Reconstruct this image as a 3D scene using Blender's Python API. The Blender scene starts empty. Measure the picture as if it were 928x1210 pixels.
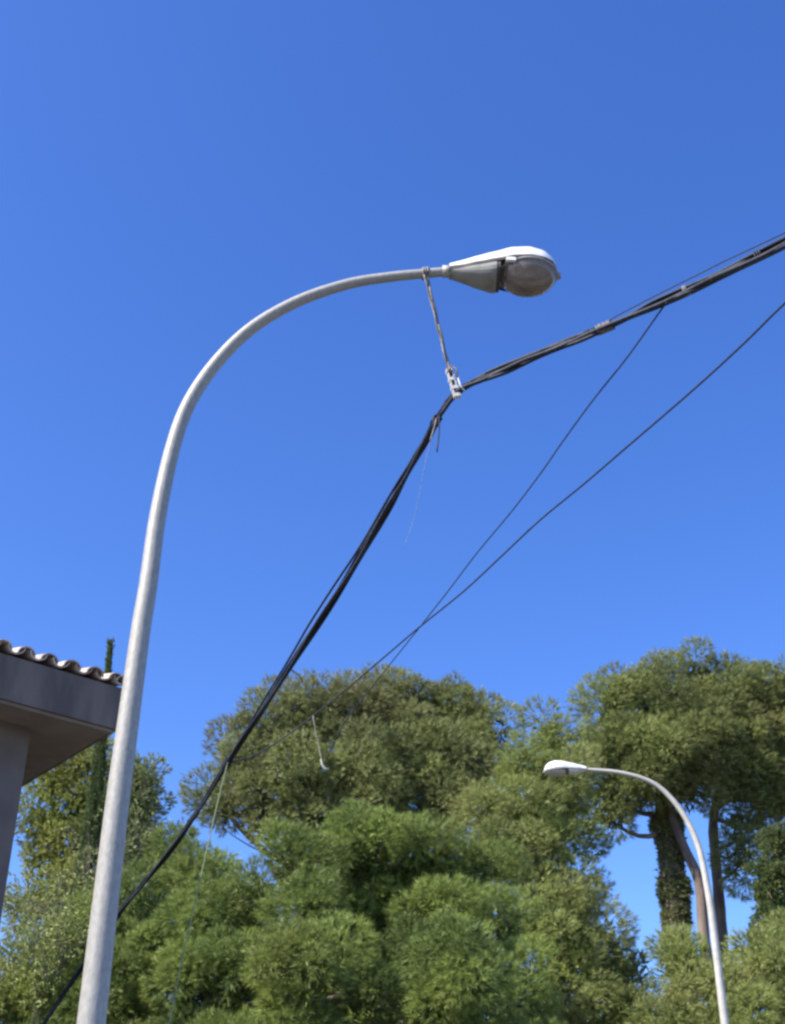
import bpy, math, random
import numpy as np
from mathutils import Vector, Matrix

# ------------------------------------------------------------------ camera, light, exposure
random.seed(7); RNG = np.random.default_rng(11)
SC = bpy.context.scene
COL = SC.collection
PITCH = math.radians(31.7)
F = 1500.0                                # focal length in photograph pixels (928 x 1210)
EYE = Vector((0, 0, 1.6))
cam_data = bpy.data.cameras.new('camera')
cam = bpy.data.objects.new('camera', cam_data); COL.objects.link(cam)
cam.location = EYE
cam.rotation_euler = (math.radians(90) + PITCH, 0, 0)
cam_data.sensor_fit = 'VERTICAL'; cam_data.sensor_height = 36; cam_data.lens = F / 1210 * 36
cam_data.clip_start = 0.05; cam_data.clip_end = 5000
SC.camera = cam

SUN_AZ, SUN_EL = math.radians(-120), math.radians(45)      # azimuth from +Y towards +X
sdir = Vector((math.sin(SUN_AZ) * math.cos(SUN_EL), math.cos(SUN_AZ) * math.cos(SUN_EL), math.sin(SUN_EL)))
sd = bpy.data.lights.new('sun', 'SUN'); sd.energy = 4.9; sd.angle = math.radians(0.5); sd.color = (1, .93, .82)
sun = bpy.data.objects.new('sun', sd); COL.objects.link(sun)
sun.rotation_euler = sdir.to_track_quat('Z', 'Y').to_euler()

world = bpy.data.worlds.new('World'); SC.world = world; world.use_nodes = True
nt = world.node_tree; nt.nodes.clear()
sky = nt.nodes.new('ShaderNodeTexSky'); sky.sky_type = 'NISHITA'; sky.sun_disc = False
sky.sun_elevation = SUN_EL; sky.sun_rotation = SUN_AZ
sky.altitude = 0; sky.air_density = 1.0; sky.dust_density = 0.6; sky.ozone_density = 5.0
hs = nt.nodes.new('ShaderNodeHueSaturation'); hs.inputs['Saturation'].default_value = 1.22; hs.inputs['Hue'].default_value = .516
bg = nt.nodes.new('ShaderNodeBackground'); bg.inputs['Strength'].default_value = 0.148
wo = nt.nodes.new('ShaderNodeOutputWorld')
nt.links.new(sky.outputs[0], hs.inputs['Color']); nt.links.new(hs.outputs[0], bg.inputs[0]); nt.links.new(bg.outputs[0], wo.inputs[0])
SC.view_settings.view_transform = 'Standard'; SC.view_settings.look = 'None'
SC.view_settings.exposure = 0.88; SC.view_settings.gamma = 1
SC.cycles.max_bounces = 6; SC.cycles.transparent_max_bounces = 12
SC.cycles.filter_width = 2.7

# ------------------------------------------------------------------ helpers
CP, SP = math.cos(PITCH), math.sin(PITCH)
def ray(px, py):
    dx, dy = (px - 464) / F, -(py - 605) / F
    return Vector((dx, CP - dy * SP, SP + dy * CP))
def at(px, py, Y):                         # the point seen there at distance Y along the ground
    d = ray(px, py); return EYE + d * (Y / d.y)
def at_z(px, py, Z):
    d = ray(px, py); return EYE + d * ((Z - EYE.z) / d.z)
def depth(p): return (p - EYE).dot(Vector((0, CP, SP)))

def link(name, verts, faces, mat, parent=None, smooth=False, uv=None):
    me = bpy.data.meshes.new(name); me.from_pydata([tuple(v) for v in verts], [], faces)
    me.materials.append(mat)
    if smooth: me.polygons.foreach_set('use_smooth', [True] * len(me.polygons))
    me.update()
    o = bpy.data.objects.new(name, me); COL.objects.link(o)
    if parent: o.parent = parent; o.matrix_parent_inverse = parent.matrix_basis.inverted()
    return o
def thing(name, label, cat, loc, group=None):
    o = bpy.data.objects.new(name, None); COL.objects.link(o); o.location = loc
    o.empty_display_size = .3
    return tag(o, label, cat, group)
def tag(o, label=None, cat=None, group=None, kind=None):
    if label: o['label'] = label
    if cat: o['category'] = cat
    if group: o['group'] = group
    if kind: o['kind'] = kind
    return o

class MB:
    def __init__(s): s.v = []; s.f = []
    def add(s, v, f):
        n = len(s.v); s.v += [tuple(x) for x in v]; s.f += [tuple(i + n for i in q) for q in f]; return s
    def box(s, lo, hi, M=None):
        v = [Vector((x, y, z)) for z in (lo[2], hi[2]) for y in (lo[1], hi[1]) for x in (lo[0], hi[0])]
        if M is not None: v = [M @ q for q in v]
        return s.add(v, [(0, 2, 3, 1), (4, 5, 7, 6), (0, 1, 5, 4), (1, 3, 7, 5), (3, 2, 6, 7), (2, 0, 4, 6)])
    def tube(s, pts, rad, n=8, cap=True):
        v, f = tube(pts, rad, n, cap); return s.add(v, f)
    def build(s, name, mat, parent=None, smooth=False): return link(name, s.v, s.f, mat, parent, smooth)

def tube(pts, rad, n=8, cap=True):
    pts = [Vector(p) for p in pts]; k = len(pts)
    if not hasattr(rad, '__len__'): rad = [rad] * k
    v = []; f = []
    t0 = (pts[1] - pts[0]).normalized()
    a = t0.cross(Vector((0, 0, 1)));
    if a.length < .1: a = t0.cross(Vector((1, 0, 0)))
    a.normalize()
    for i, p in enumerate(pts):
        t = (pts[min(i + 1, k - 1)] - pts[max(i - 1, 0)]).normalized()
        a = (a - t * a.dot(t)).normalized(); b = t.cross(a)
        for j in range(n):
            th = 2 * math.pi * j / n
            v.append(p + (a * math.cos(th) + b * math.sin(th)) * rad[i])
    for i in range(k - 1):
        for j in range(n):
            j2 = (j + 1) % n
            f.append((i * n + j, i * n + j2, (i + 1) * n + j2, (i + 1) * n + j))
    if cap: f.append(tuple(reversed(range(n)))); f.append(tuple((k - 1) * n + j for j in range(n)))
    return v, f

def spline(pts, m=6):                      # Catmull-Rom through tuples of any length
    P = [np.array(p, float) for p in pts]; P = [2 * P[0] - P[1]] + P + [2 * P[-1] - P[-2]]
    out = []
    for i in range(1, len(P) - 2):
        for k in range(m):
            t = k / m
            out.append(.5 * ((2 * P[i]) + (-P[i - 1] + P[i + 1]) * t + (2 * P[i - 1] - 5 * P[i] + 4 * P[i + 1] - P[i + 2]) * t * t
                             + (-P[i - 1] + 3 * P[i] - 3 * P[i + 1] + P[i + 2]) * t ** 3))
    out.append(P[-2]); return out

# ------------------------------------------------------------------ materials
def mat(name, col, rough=.6, metal=0, col2=None, scale=5, bump=0, bscale=None, detail=6, spec=None, trans=0, stretch=None):
    m = bpy.data.materials.new(name); m.use_nodes = True
    t = m.node_tree; b = t.nodes['Principled BSDF']; L = t.links.new
    b.inputs['Base Color'].default_value = (*col, 1); b.inputs['Roughness'].default_value = rough
    b.inputs['Metallic'].default_value = metal
    if spec is not None: b.inputs['Specular IOR Level'].default_value = spec
    tc = t.nodes.new('ShaderNodeTexCoord'); src = tc.outputs['Object']
    if stretch:
        mp = t.nodes.new('ShaderNodeMapping'); mp.inputs['Scale'].default_value = stretch
        L(src, mp.inputs[0]); src = mp.outputs[0]
    if col2:
        n = t.nodes.new('ShaderNodeTexNoise'); n.inputs['Scale'].default_value = scale; n.inputs['Detail'].default_value = detail
        r = t.nodes.new('ShaderNodeValToRGB'); r.color_ramp.elements[0].position = .38; r.color_ramp.elements[1].position = .62
        r.color_ramp.elements[0].color = (*col, 1); r.color_ramp.elements[1].color = (*col2, 1)
        L(src, n.inputs['Vector']); L(n.outputs['Fac'], r.inputs[0]); L(r.outputs[0], b.inputs['Base Color'])
    if bump:
        n = t.nodes.new('ShaderNodeTexNoise'); n.inputs['Scale'].default_value = bscale or scale * 3; n.inputs['Detail'].default_value = 8
        bm = t.nodes.new('ShaderNodeBump'); bm.inputs['Strength'].default_value = bump; bm.inputs['Distance'].default_value = .02
        L(src, n.inputs['Vector']); L(n.outputs['Fac'], bm.inputs['Height']); L(bm.outputs[0], b.inputs['Normal'])
    return m

def foliage_mat(name, dark, light, alt, nscale=.6, transl=.27):
    """needles: colour varies per shoot (tint attribute) and in broad patches"""
    m = bpy.data.materials.new(name); m.use_nodes = True
    t = m.node_tree; t.nodes.clear(); L = t.links.new; N = t.nodes.new
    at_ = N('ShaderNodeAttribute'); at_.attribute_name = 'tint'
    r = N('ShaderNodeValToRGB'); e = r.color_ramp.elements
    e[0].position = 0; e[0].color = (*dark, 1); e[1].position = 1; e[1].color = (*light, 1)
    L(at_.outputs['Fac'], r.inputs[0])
    tc = N('ShaderNodeTexCoord'); nz = N('ShaderNodeTexNoise'); nz.inputs['Scale'].default_value = nscale; nz.inputs['Detail'].default_value = 3
    L(tc.outputs['Object'], nz.inputs['Vector'])
    mr = N('ShaderNodeMapRange'); mr.inputs['From Min'].default_value = .45; mr.inputs['From Max'].default_value = .7
    mr.inputs['To Max'].default_value = .55
    L(nz.outputs['Fac'], mr.inputs[0])
    mx = N('ShaderNodeMix'); mx.data_type = 'RGBA'; mx.inputs['B'].default_value = (*alt, 1)
    mx.inputs[7].default_value = (*alt, 1)
    L(mr.outputs[0], mx.inputs[0]); L(r.outputs[0], mx.inputs[6])
    b = N('ShaderNodeBsdfPrincipled'); b.inputs['Roughness'].default_value = .5; b.inputs['Specular IOR Level'].default_value = .35
    tr = N('ShaderNodeBsdfTranslucent'); ms = N('ShaderNodeMixShader'); ms.inputs[0].default_value = transl
    o = N('ShaderNodeOutputMaterial')
    L(mx.outputs[2], b.inputs['Base Color']); L(mx.outputs[2], tr.inputs[0])
    L(b.outputs[0], ms.inputs[1]); L(tr.outputs[0], ms.inputs[2]); L(ms.outputs[0], o.inputs[0])
    return m

M = dict(
    galv=mat('galvanised_steel', (.285, .277, .252), .55, .1, (.355, .345, .316), 48, .1, 90, stretch=(1, 1, .5), detail=12),
    galv_far=mat('painted_steel', (.40, .385, .34), .5, .05, (.48, .46, .41), 9),
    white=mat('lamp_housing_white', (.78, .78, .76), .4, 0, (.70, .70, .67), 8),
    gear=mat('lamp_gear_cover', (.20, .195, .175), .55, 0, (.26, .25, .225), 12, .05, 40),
    dark=mat('dark_gasket', (.05, .05, .05), .6),
    reflector=mat('lamp_reflector', (.42, .38, .36), .35, .4, (.5, .46, .44), 10),
    bulb=mat('lamp_bulb', (.85, .85, .82), .2),
    cable=mat('black_cable', (.020, .025, .040), .6, 0, (.04, .044, .06), 30, spec=.2),
    steelwire=mat('steel_wire', (.24, .22, .21), .55, .2, (.15, .14, .135), 40),
    clampm=mat('clamp_plastic', (.62, .60, .57), .5, 0, (.5, .48, .46), 30),
    palewire=mat('pale_wire', (.36, .37, .33), .6),
    greenwire=mat('faded_green_wire', (.27, .33, .20), .6),
    bark=mat('pine_bark', (.10, .075, .06), .9, 0, (.21, .165, .14), 3, .7, 9, stretch=(1, 1, .35)),
    greybark=mat('grey_bark', (.13, .115, .10), .9, 0, (.24, .21, .19), 5, .5, 12, stretch=(1, 1, .4)),
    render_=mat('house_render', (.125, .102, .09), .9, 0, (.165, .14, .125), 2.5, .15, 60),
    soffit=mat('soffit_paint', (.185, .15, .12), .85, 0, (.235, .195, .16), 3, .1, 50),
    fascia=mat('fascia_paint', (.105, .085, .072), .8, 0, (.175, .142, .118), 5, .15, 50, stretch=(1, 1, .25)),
    tile=mat('clay_tile', (.48, .36, .28), .85, 0, (.72, .62, .54), 6, .3, 40),
    asphalt=mat('asphalt', (.045, .045, .047), .9, 0, (.06, .06, .06), 30, .3, 200),
    paving=mat('paving', (.26, .25, .23), .9, 0, (.31, .30, .28), 6, .2, 90),
    kerb=mat('kerb_stone', (.32, .31, .30), .85, 0, (.38, .37, .36), 6),
    soil=mat('dry_soil_grass', (.10, .09, .05), .95, 0, (.15, .13, .08), 1.5, .4, 8),
    glasspane=mat('window_glass', (.03, .04, .05), .06),
    frame=mat('window_frame', (.35, .33, .31), .5),
)
def vary(m, lo=.6, hi=1.2):                 # alike pieces differ a little in tone
    t = m.node_tree; b = t.nodes['Principled BSDF']; src = b.inputs['Base Color'].links[0].from_socket
    oi = t.nodes.new('ShaderNodeObjectInfo'); mr = t.nodes.new('ShaderNodeMapRange'); mr.inputs['To Min'].default_value = lo; mr.inputs['To Max'].default_value = hi
    h = t.nodes.new('ShaderNodeHueSaturation'); t.links.new(oi.outputs['Random'], mr.inputs[0]); t.links.new(mr.outputs[0], h.inputs['Value'])
    t.links.new(src, h.inputs['Color']); t.links.new(h.outputs[0], b.inputs['Base Color'])
vary(M['tile'])
def bowl_mat():
    m = bpy.data.materials.new('lamp_bowl_glass'); m.use_nodes = True
    t = m.node_tree; t.nodes.clear(); L = t.links.new; N = t.nodes.new
    tp = N('ShaderNodeBsdfTransparent'); tp.inputs[0].default_value = (.8, .77, .74, 1)
    gl = N('ShaderNodeBsdfGlossy'); gl.inputs[0].default_value = (.9, .9, .9, 1); gl.inputs['Roughness'].default_value = .07
    df = N('ShaderNodeBsdfDiffuse'); df.inputs[0].default_value = (.33, .27, .24, 1)
    tc = N('ShaderNodeTexCoord'); nz = N('ShaderNodeTexNoise'); nz.inputs['Scale'].default_value = 9
    L(tc.outputs['Object'], nz.inputs['Vector'])
    mr = N('ShaderNodeMapRange'); mr.inputs['To Min'].default_value = .25; mr.inputs['To Max'].default_value = .75
    L(nz.outputs['Fac'], mr.inputs[0])
    m1 = N('ShaderNodeMixShader'); L(mr.outputs[0], m1.inputs[0]); L(tp.outputs[0], m1.inputs[1]); L(df.outputs[0], m1.inputs[2])
    fr = N('ShaderNodeFresnel'); fr.inputs[0].default_value = 1.5
    m2 = N('ShaderNodeMixShader'); L(fr.outputs[0], m2.inputs[0]); L(m1.outputs[0], m2.inputs[1]); L(gl.outputs[0], m2.inputs[2])
    o = N('ShaderNodeOutputMaterial'); L(m2.outputs[0], o.inputs[0]); return m
M['bowl'] = bowl_mat()
M['palebowl'] = mat('pale_plastic_bowl', (.50, .48, .50), .3)

# ------------------------------------------------------------------ setting: ground, road, pavement
tag(link('ground', [(-1500, -1500, 0), (1500, -1500, 0), (1500, 1500, 0), (-1500, 1500, 0)], [(0, 1, 2, 3)], M['soil']), kind='structure')
tag(link('road', [(-60, -4, .004), (60, -4, .004), (60, 6.0, .004), (-60, 6.0, .004)], [(0, 1, 2, 3)], M['asphalt']), kind='structure')
tag(MB().box((-60, 6.15, 0), (60, 8.6, .125)).build('pavement', M['paving']), kind='structure')
tag(MB().box((-60, 6.0, 0), (60, 6.148, .13)).build('kerb', M['kerb']), kind='structure')
tag(link('far_road', [(-60, 15.5, .004), (60, 15.5, .004), (60, 18.0, .004), (-60, 18.0, .004)], [(0, 1, 2, 3)], M['asphalt']), kind='structure')

# ------------------------------------------------------------------ street lamps
def lerp_table(x, T):
    for (a, va), (b, vb) in zip(T, T[1:]):
        if x <= b:
            u = (x - a) / (b - a); u = u * u * (3 - 2 * u) * .35 + u * .65
            return va + (vb - va) * u
    return T[-1][1]
HW = [(0, .055), (.08, .07), (.2, .108), (.34, .145), (.46, .178), (.58, .185), (.68, .165), (.75, .12), (.785, .06), (.80, .006)]
HU = [(0, .06), (.1, .09), (.3, .14), (.45, .175), (.58, .18), (.68, .155), (.75, .10), (.785, .04), (.80, .004)]
def shell(xs, wf, hf, sign, ny=14, power=1.0):
    v = []; f = []
    for x in xs:
        w, h = wf(x), hf(x)
        for j in range(ny + 1):
            th = math.pi * j / ny
            v.append(Vector((x, -math.cos(th) * w, sign * (math.sin(th) ** power) * h)))
    n = ny + 1
    for i in range(len(xs) - 1):
        for j in range(ny):
            q = (i * n + j, i * n + j + 1, (i + 1) * n + j + 1, (i + 1) * n + j)
            f.append(q if sign < 0 else tuple(reversed(q)))
    return v, f
def lum_parts(root, mtx, s=1.0, housing='white', bowl='bowl', gear='gear', gask='dark', dk=1.0):
    T = lambda vs: [mtx @ (v * s) for v in vs]
    xs = [.80 * i / 30 for i in range(31)]
    w = lambda x: lerp_table(x, HW); u = lambda x: lerp_table(x, HU)
    v, f = shell(xs, w, u, 1, power=.75)
    hou = link('housing', T(v), f, M[housing], root, True)
    # rim skirt
    v = []; f = []
    for i, x in enumerate(xs):
        for sgn in (-1, 1):
            v += [Vector((x, sgn * w(x), .004)), Vector((x, sgn * (w(x) + .006), -.006)), Vector((x, sgn * w(x) * .985, -.024))]
    for i in range(len(xs) - 1):
        for k in (0, 3):
            for j in (0, 1):
                a = i * 6 + k + j; f.append((a, a + 1, a + 7, a + 6))
    link('rim', T(v), f, M[gask], hou, True)
    # gear compartment cover underneath, rear third
    gx = [.01 + .33 * i / 14 for i in range(15)]
    gd = lambda x: lerp_table(x, [(.01, .05), (.1, .085), (.25, .13), (.31, .142), (.345, .135)])
    v, f = shell(gx, lambda x: w(x) * .97, lambda x: gd(x) * dk, -1, power=.55)
    n = 15; f.append(tuple(14 * n + j for j in range(n)))
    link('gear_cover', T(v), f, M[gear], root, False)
    # dark gasket band
    gx = [.336 + .03 * i / 3 for i in range(4)]
    v, f = shell(gx, lambda x: w(x) * .95, lambda x: .125 * dk, -1, power=.6)
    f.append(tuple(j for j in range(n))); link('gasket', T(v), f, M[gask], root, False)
    # inner reflector
    bx = [.40 + .37 * i / 16 for i in range(17)]
    def bw(x):
        c, h = .585, .19; q = max(0, 1 - ((x - c) / h) ** 2); return math.sqrt(q)
    v, f = shell(bx, lambda x: .155 * bw(x) + .003, lambda x: .075 * bw(x) + .002, 1)
    link('reflector', T(v), f, M['reflector'], root, True)
    # bulb
    pts = [Vector((x, 0, .0)) for x in (.43, .47, .50, .58, .62, .635)]
    v, f = tube(pts, [.018, .02, .026, .03, .022, .006], 10); link('bulb', T([Vector(q) for q in v]), f, M['bulb'], root, True)
    # glass bowl: ellipse in plan, bulging down, bright rim
    bw2 = lambda x: math.sqrt(max(0, 1 - ((x - .575) / .213) ** 2))
    bx = [.575 - .212 * math.cos(math.pi * i / 20) for i in range(21)]
    v, f = shell(bx, lambda x: .178 * bw2(x) + .002, lambda x: .175 * dk * bw2(x) ** .8 + .002, -1)
    b = link('glass_bowl', T(v), f, M[bowl], root, True)
    ring = [Vector((.575 + .214 * math.cos(a), .181 * math.sin(a), -.026)) for a in [2 * math.pi * i / 40 for i in range(41)]]
    v, f = tube(ring, .010, 6, False); link('bowl_ring', T([Vector(q) for q in v]), f, M['galv'], b, True)
    glint_box = MB().box((.405, -.176, -.05), (.475, -.150, -.018)); link('clip', T([Vector(q) for q in glint_box.v]), glint_box.f, M['white'], root)  # white block added to stand in for a sun glint on the bowl
    # bowl catch at the front
    mb = MB().box((.775, -.02, -.04), (.815, .02, -.008)); link('catch', T([Vector(q) for q in mb.v]), mb.f, M['galv'], root)

# near lamp: everything stands on the plane Y = 7
Y1 = 7.0
base1 = at(107, 1210, Y1); base1.z = .125
lamp1 = thing('street_lamp', 'near galvanised street lamp whose curved arm carries a cobra head lantern against the sky', 'street lamp', base1, 'street lamps')
pp = [(107, 1210), (123.8, 1075), (140.6, 940), (153.5, 840), (166.5, 745), (175.5, 690), (187.5, 605), (206, 523), (226, 472), (259, 425), (300, 386), (352, 356), (410, 336), (460, 327.5), (500, 323.5), (538, 320)]
W3 = [at(x, y, Y1) for x, y in pp]
x0 = W3[1].x; W3[0].x = x0; W3[2].x = x0 + .002
low = [Vector((x0, Y1, z)) for z in (.125, .6, 1.2, 1.8, 2.4)]
W3 = low + W3
seg = spline([tuple(p) for p in W3], 6)
rads = []
L_ = [0]
for a, b in zip(seg, seg[1:]): L_.append(L_[-1] + float(np.linalg.norm(b - a)))
for l in L_: rads.append(.094 + (.034 - .094) * (l / L_[-1]) ** .93)
seg = [Vector(p) for p in seg]
MB().tube(seg, rads, 24).build('pole', M['galv'], lamp1, True)
bp = MB().box((x0 - .2, Y1 - .2, .125), (x0 + .2, Y1 + .2, .15)); bp.build('base_plate', M['galv'], lamp1)
MB().box((x0 - .05, Y1 - .096, .7), (x0 + .05, Y1 - .07, 1.05)).build('access_door', M['galv'], lamp1)
neck = at(531, 321, Y1)
tip = at(660, 323.5, Y1)
ax = (tip - neck).normalized()
roll = Matrix.Rotation(math.radians(-4), 3, 'X')
yy = Vector((0, 1, 0)); zz = ax.cross(yy).normalized()
R1 = Matrix((ax, yy, zz)).transposed() @ roll
M1 = Matrix.Translation(neck) @ R1.to_4x4()
S1 = (tip - neck).length / .80
lum_parts(lamp1, M1, S1)
v, f = tube([M1 @ Vector((-.05, 0, 0)), M1 @ Vector((.03, 0, 0))], .046, 16); link('collar', v, f, M['galv'], lamp1, True)

# far lamp on the plane Y = 18.5
Y2 = 18.5
lb = at(857, 1210, Y2)
lamp2 = thing('street_lamp', 'smaller far street lamp, pale pole with its lantern pointing left before the pines', 'street lamp', (lb.x, Y2, 0), 'street lamps')
pp = [(857, 1210), (849, 1145), (841, 1080), (834.5, 1040), (827, 1005), (815, 975), (799, 950), (779, 930), (757, 919), (730, 912.5), (705, 910), (690, 909)]
W3 = [at(x, y, Y2) for x, y in pp]
xb = W3[0].x
W3 = [Vector((xb, Y2, z)) for z in (0, 1, 2, 3)] + W3
seg2 = [Vector(p) for p in spline([tuple(p) for p in W3], 5)]
nn = len(seg2)
MB().tube(seg2, [.074 + (.025 - .074) * (i / (nn - 1)) ** .9 for i in range(nn)], 16).build('pole', M['galv_far'], lamp2, True)
MB().box((xb - .2, Y2 - .2, 0), (xb + .2, Y2 + .2, .03)).build('base_plate', M['galv_far'], lamp2)
neck2 = at(693, 909.3, Y2); tip2 = at(642.5, 911, Y2)
ax = (tip2 - neck2).normalized(); yy = Vector((0, -1, 0)); zz = ax.cross(yy).normalized()
M2 = Matrix.Translation(neck2) @ (Matrix((ax, yy, zz)).transposed()).to_4x4()
lum_parts(lamp2, M2, (tip2 - neck2).length / .80, bowl='palebowl', gear='white', gask='gear', dk=.55)

# ------------------------------------------------------------------ cables
MAIN = [(1010, 242, 5.0), (928, 286, 5.6), (870, 315, 5.85), (820, 339, 6.1), (765, 364, 6.3), (715, 387, 6.5), (665, 406, 6.7), (620, 424, 6.9), (580, 442, 7.05), (555, 454, 7.15),
        (538, 466, 7.2), (521, 488, 7.32), (503, 520, 7.6), (480, 560, 7.95), (460, 596, 8.3), (430, 648, 8.8), (400, 697, 9.3), (360, 760, 10.1), (318, 826, 11.1), (281, 882, 12.1),
        (243, 944, 13.2), (205, 1000, 14.2), (172, 1041, 15), (143, 1076, 15.6), (95, 1146, 16.6), (50, 1212, 17.5), (0, 1280, 18.6)]
MS = spline(MAIN, 6)
bx0 = at(538, 466, 7.2)
bundle = thing('cable_bundle', 'thick bundle of black cables sagging across the sky, held up by the near lamp arm', 'cables', bx0)
def cable_path(offs, dYs=0.0, ph=0.0, i0=0, i1=None, wob=0.0):
    """offs: list of (photo x, perpendicular offset in px) measured along the bundle"""
    pts = []
    N_ = len(MS); i1 = N_ if i1 is None else i1
    for i in range(i0, i1):
        p = MS[i]; q = MS[min(i + 1, N_ - 1)] - MS[max(i - 1, 0)]
        t = np.array([q[0], q[1]]); t /= np.linalg.norm(t); n = np.array([t[1], -t[0]])   # n points down-right..up-left
        xs = [o[0] for o in offs]; vs = [o[1] for o in offs]
        of = np.interp(p[0], xs, vs)
        of += wob * math.sin(i * .45 + ph)
        pts.append(at(p[0] + n[0] * of, p[1] + n[1] * of, p[2] + dYs + .012 * math.cos(i * .45 + ph)))
    return pts
def extend(pts, a=14, b=6):
    d0 = (pts[0] - pts[1]).normalized(); d1 = (pts[-1] - pts[-2]).normalized()
    return [pts[0] + d0 * a] + pts + [pts[-1] + d1 * b]
def cab(name, pts, r, m='cable', parent=None, n=7): return MB().tube(pts, r, n).build(name, M[m], parent, True)
#   n = (t.y, -t.x): path runs right to left and down, t=(-,+) -> n=(+,+): positive offset is to the lower right
A = lambda *a: sorted(a)
cab('cable', extend(cable_path([(0, 1), (300, 1), (500, 2.0), (538, 1), (600, 5.5), (680, 4.2), (715, 1.5), (860, 3.2), (960, 4)], 0, 0, wob=.7)), .0135, parent=bundle)
cab('cable', extend(cable_path([(0, -1), (300, -1), (500, -1), (538, -1.5), (600, -2.5), (700, -1.2), (860, -1.0), (960, -2)], 0.02, 2.1, wob=.8)), .0145, parent=bundle)
cab('cable', extend(cable_path([(0, 0), (300, 0), (500, .5), (538, 0), (600, 2.8), (700, 0), (860, 1.5), (960, 1)], -.02, 4.0, wob=1.2)), .015, parent=bundle)
cab('cable', extend(cable_path([(0, -1), (290, -1.5), (320, -4.5), (370, -7.5), (430, -5.5), (500, -2.2), (538, -1.5), (600, -2.6), (700, 0), (770, 4.5), (860, 5.4), (960, 5)], .03, 5.2, wob=.6)), .010, parent=bundle)
cab('cable', extend(cable_path([(0, 1.8), (300, 2), (340, 3.4), (420, 4.2), (500, 3.0), (538, 1), (590, 1), (700, 2.4), (770, -3.5), (860, -3.6), (960, -4)], .01, 1.2, wob=.9)), .011, parent=bundle)
cab('messenger_wire', extend(cable_path([(0, -1), (500, 0), (640, -1), (700, -3), (730, -7), (800, -10.5), (860, -12), (905, -11), (960, -9)], .04, 0)), .0045, 'cable', bundle, 5)
def wrap_at(px, span, r, name, mname, turns=4, parent=None, wr=.004):
    c = [p for p in MS]; k = min(range(len(c)), key=lambda i: abs(c[i][0] - px))
    p = at(c[k][0], c[k][1], c[k][2] + .01); q = at(c[k + 1][0], c[k + 1][1], c[k + 1][2] + .01); d = (q - p).normalized()
    a = d.cross(Vector((0, 0, 1))).normalized(); b = d.cross(a)
    pts = []
    for i in range(turns * 10 + 1):
        th = 2 * math.pi * i / 10; s = (i / (turns * 10) - .5) * span
        pts.append(p + d * s + (a * math.cos(th) + b * math.sin(th)) * r * (1 + .1 * math.sin(i * 1.7)))
    cab(name, pts, wr, mname, parent, 5)
wrap_at(716, .11, .034, 'binding_wire', 'steelwire', 12, bundle, .004)
wrap_at(702, .08, .027, 'binding_wire', 'cable', 8, bundle, .005)
wrap_at(812, .03, .032, 'binding_wire', 'steelwire', 3, bundle, .005)
wrap_at(900, .05, .030, 'binding_wire', 'cable', 3, bundle, .007)
wrap_at(516, .09, .030, 'binding_wire', 'cable', 7, bundle, .005)
wrap_at(268, .2, .040, 'binding_wire', 'cable', 6, bundle, .006)
# tails below the clamp
cab('loose_tail', [at(*p) for p in spline([(519, 492, 7.3), (519, 510, 7.3), (516.5, 534, 7.3)], 4)], .0055, 'cable', bundle, 5)
cab('loose_tail', [at(*p) for p in spline([(516, 494, 7.32), (513, 506, 7.32), (508, 522, 7.32)], 4)], .0045, 'steelwire', bundle, 5)
cab('loose_thread', [at(*p) for p in spline([(508, 522, 7.35), (500, 560, 7.35), (490, 610, 7.4), (476, 650, 7.4)], 4)], .0012, 'steelwire', bundle, 4)
cab('loose_tail', [at(*p) for p in spline([(342, 790, 10.6), (352, 797, 10.6), (358, 806, 10.6)], 4)], .006, 'cable', bundle, 5)

# hanger: twisted wire from the arm down to the clamp
hang = thing('cable_hanger', 'twisted grey wire hanger with pale clamp between near lamp arm and cable bundle', 'hanger', at(505, 323, Y1))
for s, ph in ((1, 0), (-1, 2.2)):
    pts = []
    for i in range(41):
        t = i / 40; px = 503 + 28 * t; py = 325 + 113 * t
        o = (1.5 * (1 - .5 * t) + .35 * math.sin(t * 22 + ph)) * s
        pts.append(at(px + o, py, Y1 - .03 + .17 * t + .01 * math.cos(t * 16 + ph)))
    cab('wire', pts, (.009 if s > 0 else .0075), 'steelwire', hang, 6)
c0 = at(502.5, 323.3, Y1); d = (at(520, 322, Y1) - c0).normalized(); a = d.cross(Vector((0, 1, 0))).normalized()
pts = [c0 + d * ((i / 30 - .5) * .05) + (a * math.cos(i * .63) + Vector((0, 1, 0)) * math.sin(i * .63)) * .044 for i in range(31)]
cab('wrap', pts, .008, 'steelwire', hang, 6)
cl_t = at(531, 437, 7.17); cl_b = at(540.5, 470, 7.19)
dz = (cl_b - cl_t).normalized(); ay = Vector((0, 1, 0)); ay = (ay - dz * ay.dot(dz)).normalized(); axx = ay.cross(dz)
MC = Matrix.Translation(cl_t) @ Matrix((axx, ay, dz)).transposed().to_4x4(); Lc = (cl_b - cl_t).length
cb = MB()
for s in (-1, 1): cb.box((s * .017 - .005, -.02, 0.0), (s * .017 + .005, .02, Lc * .98), MC)
for q in (0.05, .36, .66, .93): cb.box((-.026, -.022, Lc * q - .013), (.026, .022, Lc * q + .013), MC)
clampo = cb.build('clamp', M['clampm'], hang)
for q in (.2, .51, .8): MB().box((-.0135, -.012, Lc * q - .014), (.0135, .012, Lc * q + .014), MC).build('clamp_slot', M['dark'], clampo)
cab('hook', [at(x, y, 7.12) for x, y in ((529, 440), (533, 432), (540, 436), (541, 446))], .006, 'steelwire', hang, 5)
cab('strap', [at(x, y, 7.14) for x, y in ((541, 444), (544, 455), (549, 462))], .007, 'clampm', hang, 5)

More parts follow.
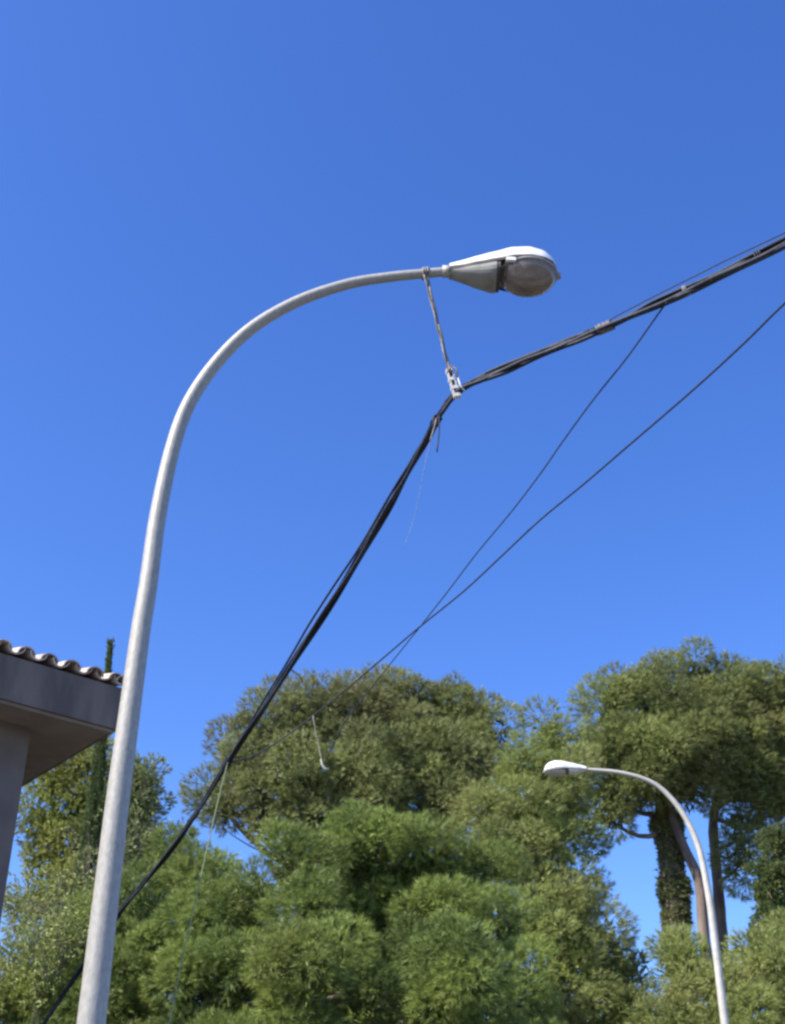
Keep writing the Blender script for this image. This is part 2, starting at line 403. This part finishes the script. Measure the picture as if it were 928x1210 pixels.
# two thin wires crossing the gap
w = [(788, 357, 6.2), (778, 371, 6.33), (740, 424, 7), (700, 474, 7.7), (665, 522, 8.3), (640, 558, 8.9), (605, 604, 9.6), (565, 652, 10.4), (530, 698, 11.2), (497, 740, 12), (465, 780, 12.8), (435, 818, 13.6), (405, 858, 14.4), (384, 902, 15)]
tag(cab('thin_wire', [at(*p) for p in spline(w, 5)], .0062, 'cable'), 'steeper thin dark wire dropping from the cable bundle down to the pine crown', 'wire')
w = [(1010, 285, 5.6), (928, 358, 6.4), (880, 405, 6.9), (820, 460, 7.5), (740, 529, 8.3), (690, 572, 8.9), (640, 613, 9.5), (595, 655, 10), (550, 697, 10.6), (497, 740, 11.2), (450, 780, 11.8), (400, 822, 12.3), (345, 865, 12.6), (300, 893, 12.6), (272, 900, 12.45)]
wp = [at(*p) for p in spline(w, 5)]
wp = [wp[0] + (wp[0] - wp[1]).normalized() * 12] + wp
tag(cab('thin_wire', wp, .0082, 'cable'), 'shallower dark wire running from the right edge of the sky to the cable bundle', 'wire')
drop = thing('dropper', 'short white dropper wire with a pale fitting hanging before the broad pine', 'wire', at(370, 846, 12.45))
cab('wire', [at(*p) for p in spline([(370, 846, 12.45), (372, 858, 12.45), (376, 878, 12.5), (380, 898, 12.5), (383, 908, 12.5)], 4)], .0038, 'palewire', drop, 5)
cab('fitting', [at(*p) for p in ((379, 897, 12.5), (381, 904, 12.5), (384, 909, 12.5), (389, 908, 12.5))], [.005, .010, .016, .008], 'palewire', drop, 8)
tag(cab('hanging_wire', [at(*p) for p in spline([(270, 899, 12.4), (262, 930, 12.5), (252, 972, 12.6), (240, 1025, 12.7), (226, 1088, 12.8), (212, 1150, 12.9), (200, 1212, 13), (180, 1320, 13.1)], 5)], .0065, 'greenwire'),
    'faded green wire dangling from the cable bundle down over the bright bushy pine', 'wire')

# ------------------------------------------------------------------ house on the left
az1 = math.radians(50.5)                       # the eave runs away from the camera in this direction
eu = Vector((math.sin(az1), math.cos(az1), 0)) # along the eave
ev = Vector((-math.cos(az1), math.sin(az1), 0))# into the house
Atop = at(146, 814, 10.9)                      # outer top corner of the fascia
FH = .405
zs = Atop.z - FH
Wc = at_z(37, 861, zs)                         # wall corner under the soffit
dW = Wc - Vector((Atop.x, Atop.y, zs))
ou, ov = -dW.dot(eu), dW.dot(ev)               # overhangs
print('house eave', Atop, 'overhang', ou, ov)
HB = Matrix((eu, ev, Vector((0, 0, 1)))).transposed().to_4x4()
HB.translation = Vector((Atop.x, Atop.y, 0))   # local: -x along the eave towards the camera side, +y into the house
house = thing('house', 'shaded two storey house corner with deep eaves and clay roof tiles beside the near pole', 'house', HB @ Vector((-6, 5, 0)))
LEN, DEP = 14.0, 10.0
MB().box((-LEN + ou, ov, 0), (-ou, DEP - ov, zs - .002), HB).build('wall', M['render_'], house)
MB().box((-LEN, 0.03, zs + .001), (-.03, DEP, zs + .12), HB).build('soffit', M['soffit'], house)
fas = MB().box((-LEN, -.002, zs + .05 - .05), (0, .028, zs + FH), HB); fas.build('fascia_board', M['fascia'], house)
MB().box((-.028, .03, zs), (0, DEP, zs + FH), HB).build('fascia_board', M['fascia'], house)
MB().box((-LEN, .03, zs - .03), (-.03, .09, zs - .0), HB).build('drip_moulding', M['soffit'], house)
pitch_r = math.radians(17)
roof = MB()
zt = zs + FH
hh = math.tan(pitch_r) * DEP / 2
rv = [HB @ Vector(p) for p in ((-LEN, .0, zt + .002), (0, .0, zt + .002), (0, DEP / 2, zt + hh), (-LEN, DEP / 2, zt + hh), (0, DEP, zt + .002), (-LEN, DEP, zt + .002))]
roof.add(rv, [(0, 1, 2, 3), (3, 2, 4, 5), (1, 4, 2), (0, 3, 5)])
roofo = roof.build('roof', M['tile'], house)
def tile_mesh(r0, r1, L, thick=.014, n=8, up=1):
    v = []; f = []
    for (y, r) in ((0, r0), (L, r1)):
        for rr in (r, r - thick):
            for j in range(n + 1):
                th = math.pi * j / n
                v.append((-math.cos(th) * rr, y, up * math.sin(th) * rr * .85))
    m = n + 1
    for j in range(n):
        f += [(j, j + 1, 2 * m + j + 1, 2 * m + j), (m + j + 1, m + j, 3 * m + j, 3 * m + j + 1), (j + 1, j, m + j, m + j + 1), (2 * m + j, 2 * m + j + 1, 3 * m + j + 1, 3 * m + j)]
    for (a) in (0, n): f.append((a, 2 * m + a, 3 * m + a, m + a))
    me = bpy.data.meshes.new('roof_tile'); me.from_pydata(v, [], f); me.materials.append(M['tile']); me.update(); return me
cover = tile_mesh(.088, .072, .44, .013); pan = tile_mesh(.085, .10, .44, up=-1)
SPC = .222
for c in range(-1, int(LEN / SPC) - 1):
    for r in range(3):
        if c * SPC > 9 and r > 0: continue
        for kind in (0, 1):
            o = bpy.data.objects.new('roof_tile', pan if kind else cover); COL.objects.link(o)
            x = -.10 - c * SPC - (SPC / 2 if kind else 0) + random.uniform(-.008, .008)
            if x > -.02: x = -.02 if not kind else -.04
            y = -.035 + r * .36 + random.uniform(-.022, .018)
            z = zt + math.tan(pitch_r) * y + (.03 if not kind else .082) + .022 + r * .004
            loc = Matrix.Translation(Vector((x, y, z))) @ Matrix.Rotation(pitch_r, 4, 'X') @ Matrix.Rotation(random.uniform(-.06, .06), 4, 'Z')
            o.parent = roofo; o.matrix_parent_inverse = roofo.matrix_basis.inverted(); o.matrix_basis = HB @ loc
# a window on the wall facing the street, out of frame, for other views
for xw in (-4.5, -8.0):
    for zw in (1.0, 4.0):
        wn = MB().box((xw - .6, ov - .03, zw), (xw + .6, ov + .02, zw + 1.2), HB).build('window', M['frame'], house)
        MB().box((xw - .53, ov - .036, zw + .07), (xw + .53, ov - .02, zw + 1.13), HB).build('pane', M['glasspane'], wn)

# ------------------------------------------------------------------ trees
def rand_dirs(n):
    v = RNG.normal(size=(n, 3)); return v / np.linalg.norm(v, axis=1, keepdims=True)
def norm(v): return v / np.maximum(np.linalg.norm(v, axis=1, keepdims=True), 1e-9)

def needles(P, D, tint, per, slen, nlen, wid, spread=(.35, 1.0), O=None):
    """P shoot bases, D shoot directions -> one thin triangle per needle"""
    n = len(P); rep = lambda a: np.repeat(a, per, axis=0)
    p, d = rep(P), rep(D); N = n * per
    q = np.cross(d, rand_dirs(N)); q = norm(q)
    ang = RNG.uniform(*spread, size=(N, 1))
    t = RNG.random((N, 1)) ** .8
    base = p + d * t * slen
    dr = d * np.cos(ang) + q * np.sin(ang)
    ln = nlen * RNG.uniform(.7, 1.15, size=(N, 1))
    side = norm(np.cross(dr, rand_dirs(N) if O is None else rep(O) + rand_dirs(N) * .5)) * wid * .5
    V = np.empty((N * 3, 3), np.float32)
    V[0::3] = base - side; V[1::3] = base + side; V[2::3] = base + dr * ln
    T = np.repeat(rep(tint) + RNG.normal(0, .06, N), 3)
    return V, T.astype(np.float32)

def leaf_mesh(name, Vs, Ts, m, parent):
    V = np.concatenate(Vs); T = np.clip(np.concatenate(Ts), 0, 1); n = len(V); k = n // 3
    me = bpy.data.meshes.new(name)
    me.vertices.add(n); me.vertices.foreach_set('co', V.ravel())
    me.loops.add(n); me.loops.foreach_set('vertex_index', np.arange(n, dtype=np.int32))
    me.polygons.add(k); me.polygons.foreach_set('loop_start', np.arange(0, n, 3, dtype=np.int32))
    try: me.polygons.foreach_set('loop_total', np.full(k, 3, np.int32))
    except Exception: pass
    a = me.attributes.new('tint', 'FLOAT', 'POINT'); a.data.foreach_set('value', T)
    me.materials.append(m); me.update(calc_edges=True)
    o = bpy.data.objects.new(name, me); COL.objects.link(o)
    o.parent = parent; o.matrix_parent_inverse = parent.matrix_basis.inverted()
    global NTRI; NTRI += k
    return tag(o, kind='stuff')
NTRI = 0

def curved(a, b, up=0.0, wob=.15, k=6):
    a, b = Vector(a), Vector(b); L = (b - a).length; pts = []
    o1 = Vector([random.uniform(-1, 1) for _ in range(3)]) * wob * L
    for i in range(k + 1):
        t = i / k; s = math.sin(math.pi * t)
        pts.append(a.lerp(b, t) + o1 * s * .5 + Vector((0, 0, -up * s * L)))
    return pts

def lobe(px, py, Y, rx, ry, rz_m=None):
    """ellipsoid given by its place in space: centre and radii in metres"""
    c = at(px, py, Y); s = depth(c) / F; a = rx * s; h = ry * s * 1.08
    return (np.array(c), np.array([a, rz_m if rz_m else a * .9, h]))

GD, GS, GW = 1.35, 2.45, 1.05
def pine(name, label, lobes, trunk, m, bark='bark', group='trees behind the street', clump=.45, density=1.0, shoots=46, per=22, slen=.12, nlen=.11, wid=.009,
         limb_r=.07, fl=.8, ragged=.25, cat='tree', upb=.45, back=.5, trunk_r=(.28, .14), extra_trunks=(), low_keep=True, fill=70, void=.30):
    """lobes -> clumps -> shoots -> needles; limbs run from the trunk to each lobe, twigs to each clump"""
    tp = [Vector(p) for p in trunk]
    root = thing(name, label, cat, (tp[0].x, tp[0].y, 0), group)
    sp = [Vector(p) for p in spline([tuple(p) for p in tp], 5)]
    nn = len(sp); rr = [(trunk_r[0] + (trunk_r[1] - trunk_r[0]) * i / (nn - 1)) * (1 + .06 * math.sin(i * 1.9)) for i in range(nn)]
    MB().tube(sp, rr, 12).build('trunk', M[bark], root, True)
    tw = MB(); Vs = []; Ts = []
    for li, (c, R) in enumerate(lobes):
        c_v = Vector(c)
        j = min(range(nn // 3, nn), key=lambda i: (sp[i] - c_v).length + max(0, sp[i].z - c_v.z + R[2] * .5) * 1.5)
        lp = curved(sp[j], c_v + Vector((0, 0, -R[2] * .2)), .12, .25)
        lr = limb_r * (.6 + .5 * min(1.5, (sp[j] - c_v).length / 3))
        MB().tube(lp, [lr * (1 - .6 * i / 6) for i in range(7)], 7).build('limb', M[bark], root, True)
        area = (R[0] * R[1] + R[0] * R[2] + R[1] * R[2]) * 4.19
        nc = max(6, int(area / (clump * clump * 2.1) * density * GD))
        d = rand_dirs(nc * 6)
        # keep clumps apart for an even but irregular cover
        sel = []
        for q in d:
            if all(np.dot(q, s_) < 1 - .66 * (clump * .95 / max(R.mean(), .1)) ** 2 for s_ in sel): sel.append(q)
            if len(sel) >= nc: break
        d = np.array(sel)
        if not low_keep: d = d[d[:, 2] > -.3]
        # thin out the back, never seen from the street
        keep = (d[:, 1] < .35) | (RNG.random(len(d)) < back); d = d[keep]
        rad = RNG.uniform(1 - ragged * 1.6, 1 + ragged * .45, size=(len(d), 1))
        cc = c + d * R * rad
        for q, dd in zip(cc, d):
            cr = clump * RNG.uniform(.6, 1.25)
            inside = False
            for lj, (c2, R2) in enumerate(lobes):
                if lj != li and np.sum(((q - c2) / R2) ** 2) < .45: inside = True; break
            if inside: continue
            ph = li * 1.3
            if dd[2] < .75 and math.sin(q[0] * 2.4 + ph) * math.sin(q[1] * 1.9 + 1) * math.sin(q[2] * 2.7 + ph * .5) > void: continue
            b0 = lp[4] if random.random() < .5 else lp[6]
            tw.tube(curved(b0, Vector(q), .05, .15, 4), [.02, .016, .012, .009, .005], 4, False)
            ns = int(shoots * GS * 1.9 * (cr / clump) ** 2)
            u = rand_dirs(ns); u = u * np.array([1, 1, fl])
            outn = norm((dd * .9 + np.array([0, 0, upb]))[None, :])
            u = u[(u @ outn[0]) > -.5]
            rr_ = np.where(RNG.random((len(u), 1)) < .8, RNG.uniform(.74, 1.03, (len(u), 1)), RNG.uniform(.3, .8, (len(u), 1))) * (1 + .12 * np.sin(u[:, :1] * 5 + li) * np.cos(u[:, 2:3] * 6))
            P_ = q + u * cr * rr_
            D_ = norm(u * 1.1 + outn * .45 + rand_dirs(len(u)) * .3)
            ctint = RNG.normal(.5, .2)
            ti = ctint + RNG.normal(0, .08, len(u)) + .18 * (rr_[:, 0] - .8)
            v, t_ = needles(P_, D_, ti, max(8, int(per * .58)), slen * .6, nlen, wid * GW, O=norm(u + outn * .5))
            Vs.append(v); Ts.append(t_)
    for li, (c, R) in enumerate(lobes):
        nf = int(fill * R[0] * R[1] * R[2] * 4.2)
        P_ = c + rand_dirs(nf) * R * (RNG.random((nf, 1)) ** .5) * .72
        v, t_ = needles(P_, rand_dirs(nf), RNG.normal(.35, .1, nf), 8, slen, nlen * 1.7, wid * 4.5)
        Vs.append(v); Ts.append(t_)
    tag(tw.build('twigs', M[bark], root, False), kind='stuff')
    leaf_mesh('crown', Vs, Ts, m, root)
    print(name, 'tris', sum(len(v) for v in Vs) // 3)
    return root

FM = dict(
    fresh=foliage_mat('needles_fresh', (0.052, 0.094, 0.025), (0.325, 0.405, 0.092), (0.225, 0.255, 0.066), .5),
    olive=foliage_mat('needles_olive', (0.108, 0.134, 0.050), (0.315, 0.352, 0.115), (0.245, 0.225, 0.100), .35),
    deep=foliage_mat('needles_deep', (0.100, 0.130, 0.045), (0.300, 0.340, 0.100), (0.240, 0.225, 0.085), .3),
    airy=foliage_mat('needles_airy', (0.135, 0.177, 0.050), (0.345, 0.395, 0.110), (0.300, 0.290, 0.110), .5),
    cyp=foliage_mat('cypress_scales', (0.064, 0.100, 0.035), (0.152, 0.200, 0.060), (0.114, 0.125, 0.045), .8),
    yellow=foliage_mat('leaves_yellowish', (0.140, 0.185, 0.045), (0.370, 0.410, 0.095), (0.290, 0.275, 0.085), .5),
    blue=foliage_mat('needles_bluish', (0.076, 0.112, 0.050), (0.191, 0.225, 0.080), (0.152, 0.156, 0.065), .5),
    ivy=foliage_mat('ivy', (0.110, 0.135, 0.055), (0.250, 0.270, 0.105), (0.230, 0.215, 0.100), .8),
    rust=foliage_mat('leaves_rusty', (0.203, 0.150, 0.055), (0.444, 0.325, 0.120), (0.267, 0.250, 0.080), .8),
)

# front bushy pine, fresh green
YF = 22
lob = [lobe(*a) for a in (
    (425, 1011, 22.3, 52, 40), (350, 1026, 21.8, 46, 36), (498, 1018, 22.5, 44, 36), (556, 1038, 22.6, 38, 34), (300, 1068, 21.6, 40, 36), (250, 1086, 21.8, 38, 38),
    (372, 1076, 20.9, 34, 26), (520, 1076, 21.3, 42, 30), (590, 1101, 22, 34, 42),
    (362, 1144, 19.2, 52, 48), (280, 1156, 20.8, 38, 42), (232, 1166, 21.4, 34, 40), (500, 1121, 20.6, 30, 30), (556, 1154, 19.3, 48, 52), (612, 1176, 21.4, 32, 44),
    (440, 1196, 20.6, 34, 28), (505, 1211, 19.6, 46, 40), (345, 1231, 19.6, 50, 36), (270, 1241, 20.4, 46, 40), (420, 1261, 19.8, 60, 36), (570, 1256, 20.2, 56, 44), (620, 1256, 21.5, 50, 48), (230, 1251, 21.2, 46, 46),
    (442, 1072, 22.7, 34, 34), (432, 1128, 22.3, 38, 44), (455, 1166, 22, 36, 36), (400, 1091, 23, 60, 44), (500, 1076, 23.4, 60, 44), (430, 1101, 23.9, 90, 66), (350, 1196, 24.4, 110, 60), (540, 1151, 24.8, 70, 80), (470, 1216, 24.2, 100, 50), (290, 1136, 24.4, 60, 50))]
lob = [(c_, R_ * (.97 if R_[0] < 1.2 else 1)) for c_, R_ in lob]
g = at(440, 1210, YF); 
pine('bushy_pine', 'bright green bushy pine in front, filling the bottom middle of the view', lob,
     [(g.x, 23.4, 0), (g.x + .2, 23.4, 2), (g.x - .1, 23.4, 4.2), (g.x, 23.3, 5.4), (g.x + .1, 23.2, 6.3)], FM['fresh'], clump=.40, shoots=56, per=26, slen=.13, nlen=.12, wid=.008, density=1.0, ragged=.26, back=.3, trunk_r=(.3, .1), fill=150, void=.3, low_keep=False)

# green pine at lower left, behind the near pole
lob = [lobe(*a) for a in ((215, 1040, 24, 50, 38), (165, 1075, 23, 48, 42), (245, 1085, 23.5, 52, 50), (110, 1120, 22.5, 48, 42), (190, 1140, 22.5, 58, 50), (60, 1175, 22.5, 45, 38),
                          (130, 1195, 22, 60, 45), (225, 1200, 22.5, 50, 55), (60, 1250, 22.5, 70, 50), (170, 1270, 22, 75, 50))]
g = at(160, 1210, 23)
pine('young_pine', 'green young pine low on the left, crossed by the near pole and cables', lob,
     [(g.x, 23, 0), (g.x + .1, 23, 3), (g.x, 23, 6.4)], FM['fresh'], clump=.42, shoots=50, per=24, slen=.13, nlen=.12, wid=.009, ragged=.35, back=.2, trunk_r=(.2, .08))

# broad olive pine behind on the left
lob = [lobe(*a) for a in (
    (470, 845, 31, 60, 44), (400, 850, 30.5, 62, 46), (335, 862, 30, 52, 42), (290, 905, 30, 45, 42), (265, 950, 30, 38, 34), (520, 848, 31.5, 40, 36), (568, 872, 31, 40, 38),
    (510, 905, 30, 60, 48), (430, 920, 29.5, 62, 50), (350, 930, 29.3, 55, 45), (310, 965, 29.5, 45, 36), (555, 930, 30.5, 42, 42), (450, 975, 29.5, 60, 36), (375, 985, 29.3, 50, 30), (520, 965, 30, 50, 36))]
g = at(420, 1100, 31)
pine('umbrella_pine', 'broad domed olive green pine behind the cables, left of the middle', lob,
     [(g.x, 31.5, 0), (g.x + .3, 31.5, 4), (g.x, 31.3, 8), (g.x + .2, 31, 11.5)], FM['olive'], clump=.55, shoots=56, per=22, slen=.16, nlen=.14, wid=.012, ragged=.28, back=.25, trunk_r=(.42, .2), limb_r=.1)

# airy light pine in the middle right
lob = [lobe(*a) for a in (
    (650, 876, 28.5, 30, 34), (622, 912, 28, 32, 34), (662, 925, 28, 38, 42), (584, 962, 27.5, 32, 32), (628, 972, 27.5, 46, 44), (672, 972, 28, 30, 42), (600, 1015, 27, 48, 44), (648, 1032, 27, 46, 48), (678, 1058, 27.5, 28, 42),
    (640, 1090, 26.5, 50, 46), (694, 1115, 26.8, 46, 42), (740, 1150, 27, 38, 38), (665, 1160, 26.2, 55, 50), (715, 1200, 26.5, 58, 45), (770, 1215, 27, 40, 35), (650, 1240, 26.2, 60, 50), (740, 1270, 26.5, 60, 40), (700, 1010, 28.5, 12, 16))]
g = at(665, 1210, 28)
pine('light_pine', 'loose pale green conical pine between the bushy pine and the far lamp', lob,
     [(g.x, 28, 0), (g.x - .2, 28, 4), (g.x - .1, 28, 8), (g.x - .1, 28, 12.2)], FM['airy'], clump=.42, shoots=38, per=20, slen=.16, nlen=.13, wid=.011, ragged=.5, back=.25, trunk_r=(.3, .07), limb_r=.06)

# tall pines on the right
YR = 34
lob = [lobe(*a) for a in (
    (732, 839, 34, 38, 38), (782, 834, 34, 48, 46), (827, 821, 34.5, 46, 44), (727, 889, 33.5, 38, 38), (777, 894, 33, 48, 42), (827, 884, 33.3, 45, 46), (722, 939, 33.5, 32, 28), (719, 964, 33.8, 34, 16), (769, 923, 33.2, 40, 28), (812, 929, 33.5, 38, 26), (857, 864, 34.5, 36, 40))]
b1 = at(812, 1110, YR); b2 = at(781, 950, YR)
def col_pts(pxs, Y, gx=None):
    P = [at(x, y, Y) for x, y in pxs]
    return [(P[0].x + .15, Y, 0), (P[0].x + .1, Y, P[0].z * .5)] + [tuple(p) for p in P]
rA = pine('tall_pine', 'tall pine above the far lamp with an ivy clad trunk and a bare leaning stem', lob,
     col_pts([(803, 1130), (797, 1060), (791, 1000), (785, 955), (790, 910)], YR), FM['deep'], bark='bark', clump=.55, shoots=56, per=22, slen=.17, nlen=.15, wid=.013, ragged=.28, back=.25, trunk_r=(.40, .2), limb_r=.1)
pts = [Vector(p) for p in spline(col_pts([(836, 1140), (831, 1094), (826, 1041), (808, 1000), (793, 958), (800, 915)], 33.6), 5)]
MB().tube(pts, [.17 - .06 * i / (len(pts) - 1) for i in range(len(pts))], 10).build('stem', M['bark'], rA, True)
# ivy sleeve round the trunk
def sleeve(root, pxs, Y, rad, n, m, per=10, wid=.035, ln=.10, name='ivy'):
    P = spline([tuple(at(x, y, Y)) for x, y in pxs], 8); P = np.array(P)
    idx = RNG.integers(0, len(P) - 1, n); t = RNG.random((n, 1)); c = P[idx] * (1 - t) + P[idx + 1] * t
    th = RNG.uniform(0, 2 * math.pi, n); o = np.stack([np.cos(th), np.sin(th), RNG.normal(0, .3, n)], 1)
    r = rad * RNG.uniform(.55, 1.1, (n, 1)) * (1 + .22 * np.sin(c[:, 2:3] * 3.1) + .15 * np.sin(c[:, 2:3] * 7.7))
    v, t_ = needles(c + o * r, norm(o + rand_dirs(n) * .6), RNG.normal(.5, .2, n), per, .08, ln, wid, (.3, 1.4))
    leaf_mesh(name, [v], [t_], m, root)
sleeve(rA, [(806, 1150), (799, 1080), (793, 1010), (787, 965)], YR, .29, 5200, FM['ivy'])
lob = [lobe(*a) for a in (
    (885, 829, 35, 48, 46), (940, 832, 35, 48, 48), (990, 857, 35, 50, 48), (885, 887, 34.3, 46, 44), (940, 897, 34.5, 48, 44), (995, 917, 34.5, 48, 40), (870, 932, 34, 34, 26), (920, 947, 34.5, 38, 22), (877, 1012, 34, 20, 34), (875, 982, 34, 22, 24), (1045, 887, 35, 50, 50))]
pine('tall_pine', 'tall pine at the right edge whose thin trunk stands just behind the far lamp pole', lob,
     col_pts([(856, 1140), (853, 1100), (847, 1030), (843, 975), (850, 940), (872, 905)], 35), FM['deep'], clump=.55, shoots=56, per=22, slen=.17, nlen=.15, wid=.013, ragged=.3, back=.25, trunk_r=(.20, .11), limb_r=.08)
lob = [lobe(*a) for a in ((917, 1000, 31, 11, 26), (924, 1040, 31, 12, 34), (948, 1000, 31, 18, 40), (930, 985, 31, 9, 18), (893, 1030, 31.2, 7, 6))]
rC = pine('ivy_tree', 'dark ivy covered tree stub at the right edge below the tall pines', lob,
     col_pts([(912, 1130), (912, 1080), (915, 1040), (918, 1000)], 31), FM['cyp'], clump=.26, shoots=40, per=14, slen=.1, nlen=.1, wid=.02, ragged=.45, back=.3, trunk_r=(.25, .12), limb_r=.06)
sleeve(rC, [(910, 1150), (912, 1080), (915, 1030)], 31, .38, 1500, FM['cyp'])

# low trees at the lower right
lob = [lobe(*a) for a in ((815, 1150, 25.5, 38, 40), (850, 1175, 25, 42, 40), (895, 1140, 25.5, 38, 38), (925, 1165, 25, 42, 48), (810, 1215, 24.8, 50, 45), (880, 1230, 24.5, 60, 50), (950, 1220, 25, 60, 60), (925, 1110, 26, 28, 26), (800, 1120, 26, 20, 26))]
g = at(870, 1210, 25.5)
pine('low_pine', 'low yellowish green pine at the bottom right around the far lamp pole', lob,
     [(g.x, 25.5, 0), (g.x + .1, 25.5, 3), (g.x, 25.5, 6)], FM['airy'], clump=.40, shoots=38, per=20, slen=.14, nlen=.12, wid=.011, ragged=.45, back=.2, trunk_r=(.2, .08), limb_r=.05)

# trees behind the house, on the left
lob = [lobe(*a) for a in ((65, 925, 30, 30, 34), (95, 900, 30, 30, 30), (55, 975, 30, 28, 34), (100, 960, 30, 36, 40), (150, 930, 31, 34, 34), (160, 965, 31, 28, 34), (145, 1000, 31, 32, 30), (80, 1010, 30, 30, 26), (48, 1020, 30, 26, 28), (75, 1058, 29.5, 32, 30), (40, 1075, 29.5, 24, 24))]
g = at(90, 1150, 30)
pine('yellow_green_tree', 'yellowish green tree seen between the house wall and the near pole', lob,
     [(g.x, 30, 0), (g.x, 30, 4), (g.x + .2, 30, 9.5)], FM['yellow'], bark='greybark', clump=.4, shoots=30, per=16, slen=.14, nlen=.1, wid=.02, ragged=.45, back=.2, trunk_r=(.22, .08), limb_r=.05)
lob = [lobe(*a) for a in ((165, 945, 28, 20, 30), (170, 985, 28, 16, 30), (155, 1020, 28, 28, 26), (190, 1010, 28, 22, 18), (215, 990, 28, 20, 14))]
g = at(165, 1150, 28)
pine('dark_tree', 'dark bluish green tree just to the right of the near pole', lob,
     [(g.x, 28, 0), (g.x, 28, 4), (g.x, 28, 8.5)], FM['blue'], bark='greybark', clump=.34, shoots=24, per=16, slen=.12, nlen=.09, wid=.02, ragged=.5, back=.3, trunk_r=(.18, .06), limb_r=.04)

# cypress
def cypress(px_base, px_tip, py_tip, Y, rmax):
    tipp = at(px_tip, py_tip, Y); H = tipp.z; bx = at(px_base, 1100, Y).x
    root = thing('cypress', 'narrow dark cypress with its tip showing above the house roof', 'cypress', (bx, Y, 0), 'trees behind the street')
    ax_ = lambda t: np.array([bx + (tipp.x - bx) * t, Y, H * t])
    MB().tube([Vector(ax_(t)) for t in np.linspace(0, .97, 12)], [.16 * (1 - t) + .012 for t in np.linspace(0, .97, 12)], 8).build('trunk', M['greybark'], root, True)
    n = 9000; t = 1 - RNG.random(n) ** .75; t = .25 + .75 * t
    prof = rmax * np.clip((1 - t) * 1.55, 0, 1) ** 1.75 * (.9 + .1 * np.sin(t * 40)) + .02
    th = RNG.uniform(0, 2 * math.pi, n); lump = 1 + .18 * np.sin(th * 3 + t * 30) + .12 * np.sin(th * 5 - t * 55)
    r = prof * lump * RNG.uniform(.6, 1.05, n)
    o = np.stack([np.cos(th), np.sin(th), np.zeros(n)], 1)
    c = np.stack([bx + (tipp.x - bx) * t, np.full(n, float(Y)), H * t], 1)
    D_ = norm(o * .3 + np.array([0, 0, 1.]) + rand_dirs(n) * .3)
    v, t_ = needles(c + o * r[:, None], D_, RNG.normal(.45, .2, n) + .15 * np.sin(th * 3 + t * 30), 16, .12, .055, .016, (.2, .7))
    leaf_mesh('crown', [v], [t_], FM['cyp'], root)
cypress(110, 131, 759, 26, .6)

# bare grey twiggy tree low beside the house
def bare_tree(x0_, Y, H, label, name='bare_tree', m='greybark', spread=1.0, leaves=None, nleaf=0, seed=3, depthmax=5):
    rnd = random.Random(seed); root = thing(name, label, 'tree', (x0_, Y, 0), 'trees behind the street')
    tr = MB(); tw = MB(); ends = []
    def grow(p, d, L, r, lvl):
        q = p + d * L
        mid = p.lerp(q, .5) + Vector([rnd.uniform(-1, 1) for _ in range(3)]) * L * .07
        (tr if lvl < 2 else tw).tube([p, mid, q], [r, r * .85, r * .65], 7 if lvl < 2 else 3, False)
        if lvl >= depthmax: ends.append(q); return
        for _ in range(3 if lvl else 4):
            e = Vector([rnd.gauss(0, 1) for _ in range(3)]); e = (e - d * e.dot(d)).normalized()
            a = rnd.uniform(.25, .75) * spread
            nd = (d * math.cos(a) + e * math.sin(a) + Vector((0, 0, .12))).normalized()
            grow(p.lerp(q, rnd.uniform(.6, 1.0)), nd, L * rnd.uniform(.6, .82), r * .6, lvl + 1)
    grow(Vector((x0_, Y, 0)), Vector((0.02, 0, 1)), H * .36, H * .013, 0)
    tr.build('trunk', M[m], root, True); tag(tw.build('twigs', M[m], root), kind='stuff')
    if leaves:
        E = np.array([tuple(e) for e in ends]); E = E[RNG.integers(0, len(E), nleaf)] + RNG.normal(0, .12, (nleaf, 3))
        v, t_ = needles(E, rand_dirs(nleaf), RNG.normal(.5, .2, nleaf), 6, .1, .08, .03, (.3, 1.4)); leaf_mesh('crown', [v], [t_], leaves, root)
M['twig'] = mat('pale_twigs', (.13, .11, .10), .9, 0, (.22, .19, .17), 4)
bare_tree(at(58, 1210, 25).x, 25, 8.6, 'greyish brown half bare tree beside the house wall', m='twig', seed=5, leaves=FM['olive'], nleaf=4500, depthmax=6, spread=.62)
bare_tree(at(88, 1210, 26.5).x, 27.5, 7.8, 'greyish twiggy tree with sparse olive leaves under the cypress', m='twig', seed=8, leaves=FM['yellow'], nleaf=8000, depthmax=6, spread=.62)
bare_tree(at(14, 1210, 23).x, 23, 7.0, 'half bare brownish green shrub at the bottom left corner', name='thin_shrub', m='twig', seed=9, leaves=FM['airy'], nleaf=6000, depthmax=6, spread=.6)
bare_tree(at(775, 1210, 29).x, 29, 8.3, 'thin dark twiggy tree in the gap left of the far ivy trunk', name='twiggy_tree', m='greybark', seed=12, leaves=FM['blue'], nleaf=2500)
print('needle triangles', NTRI)
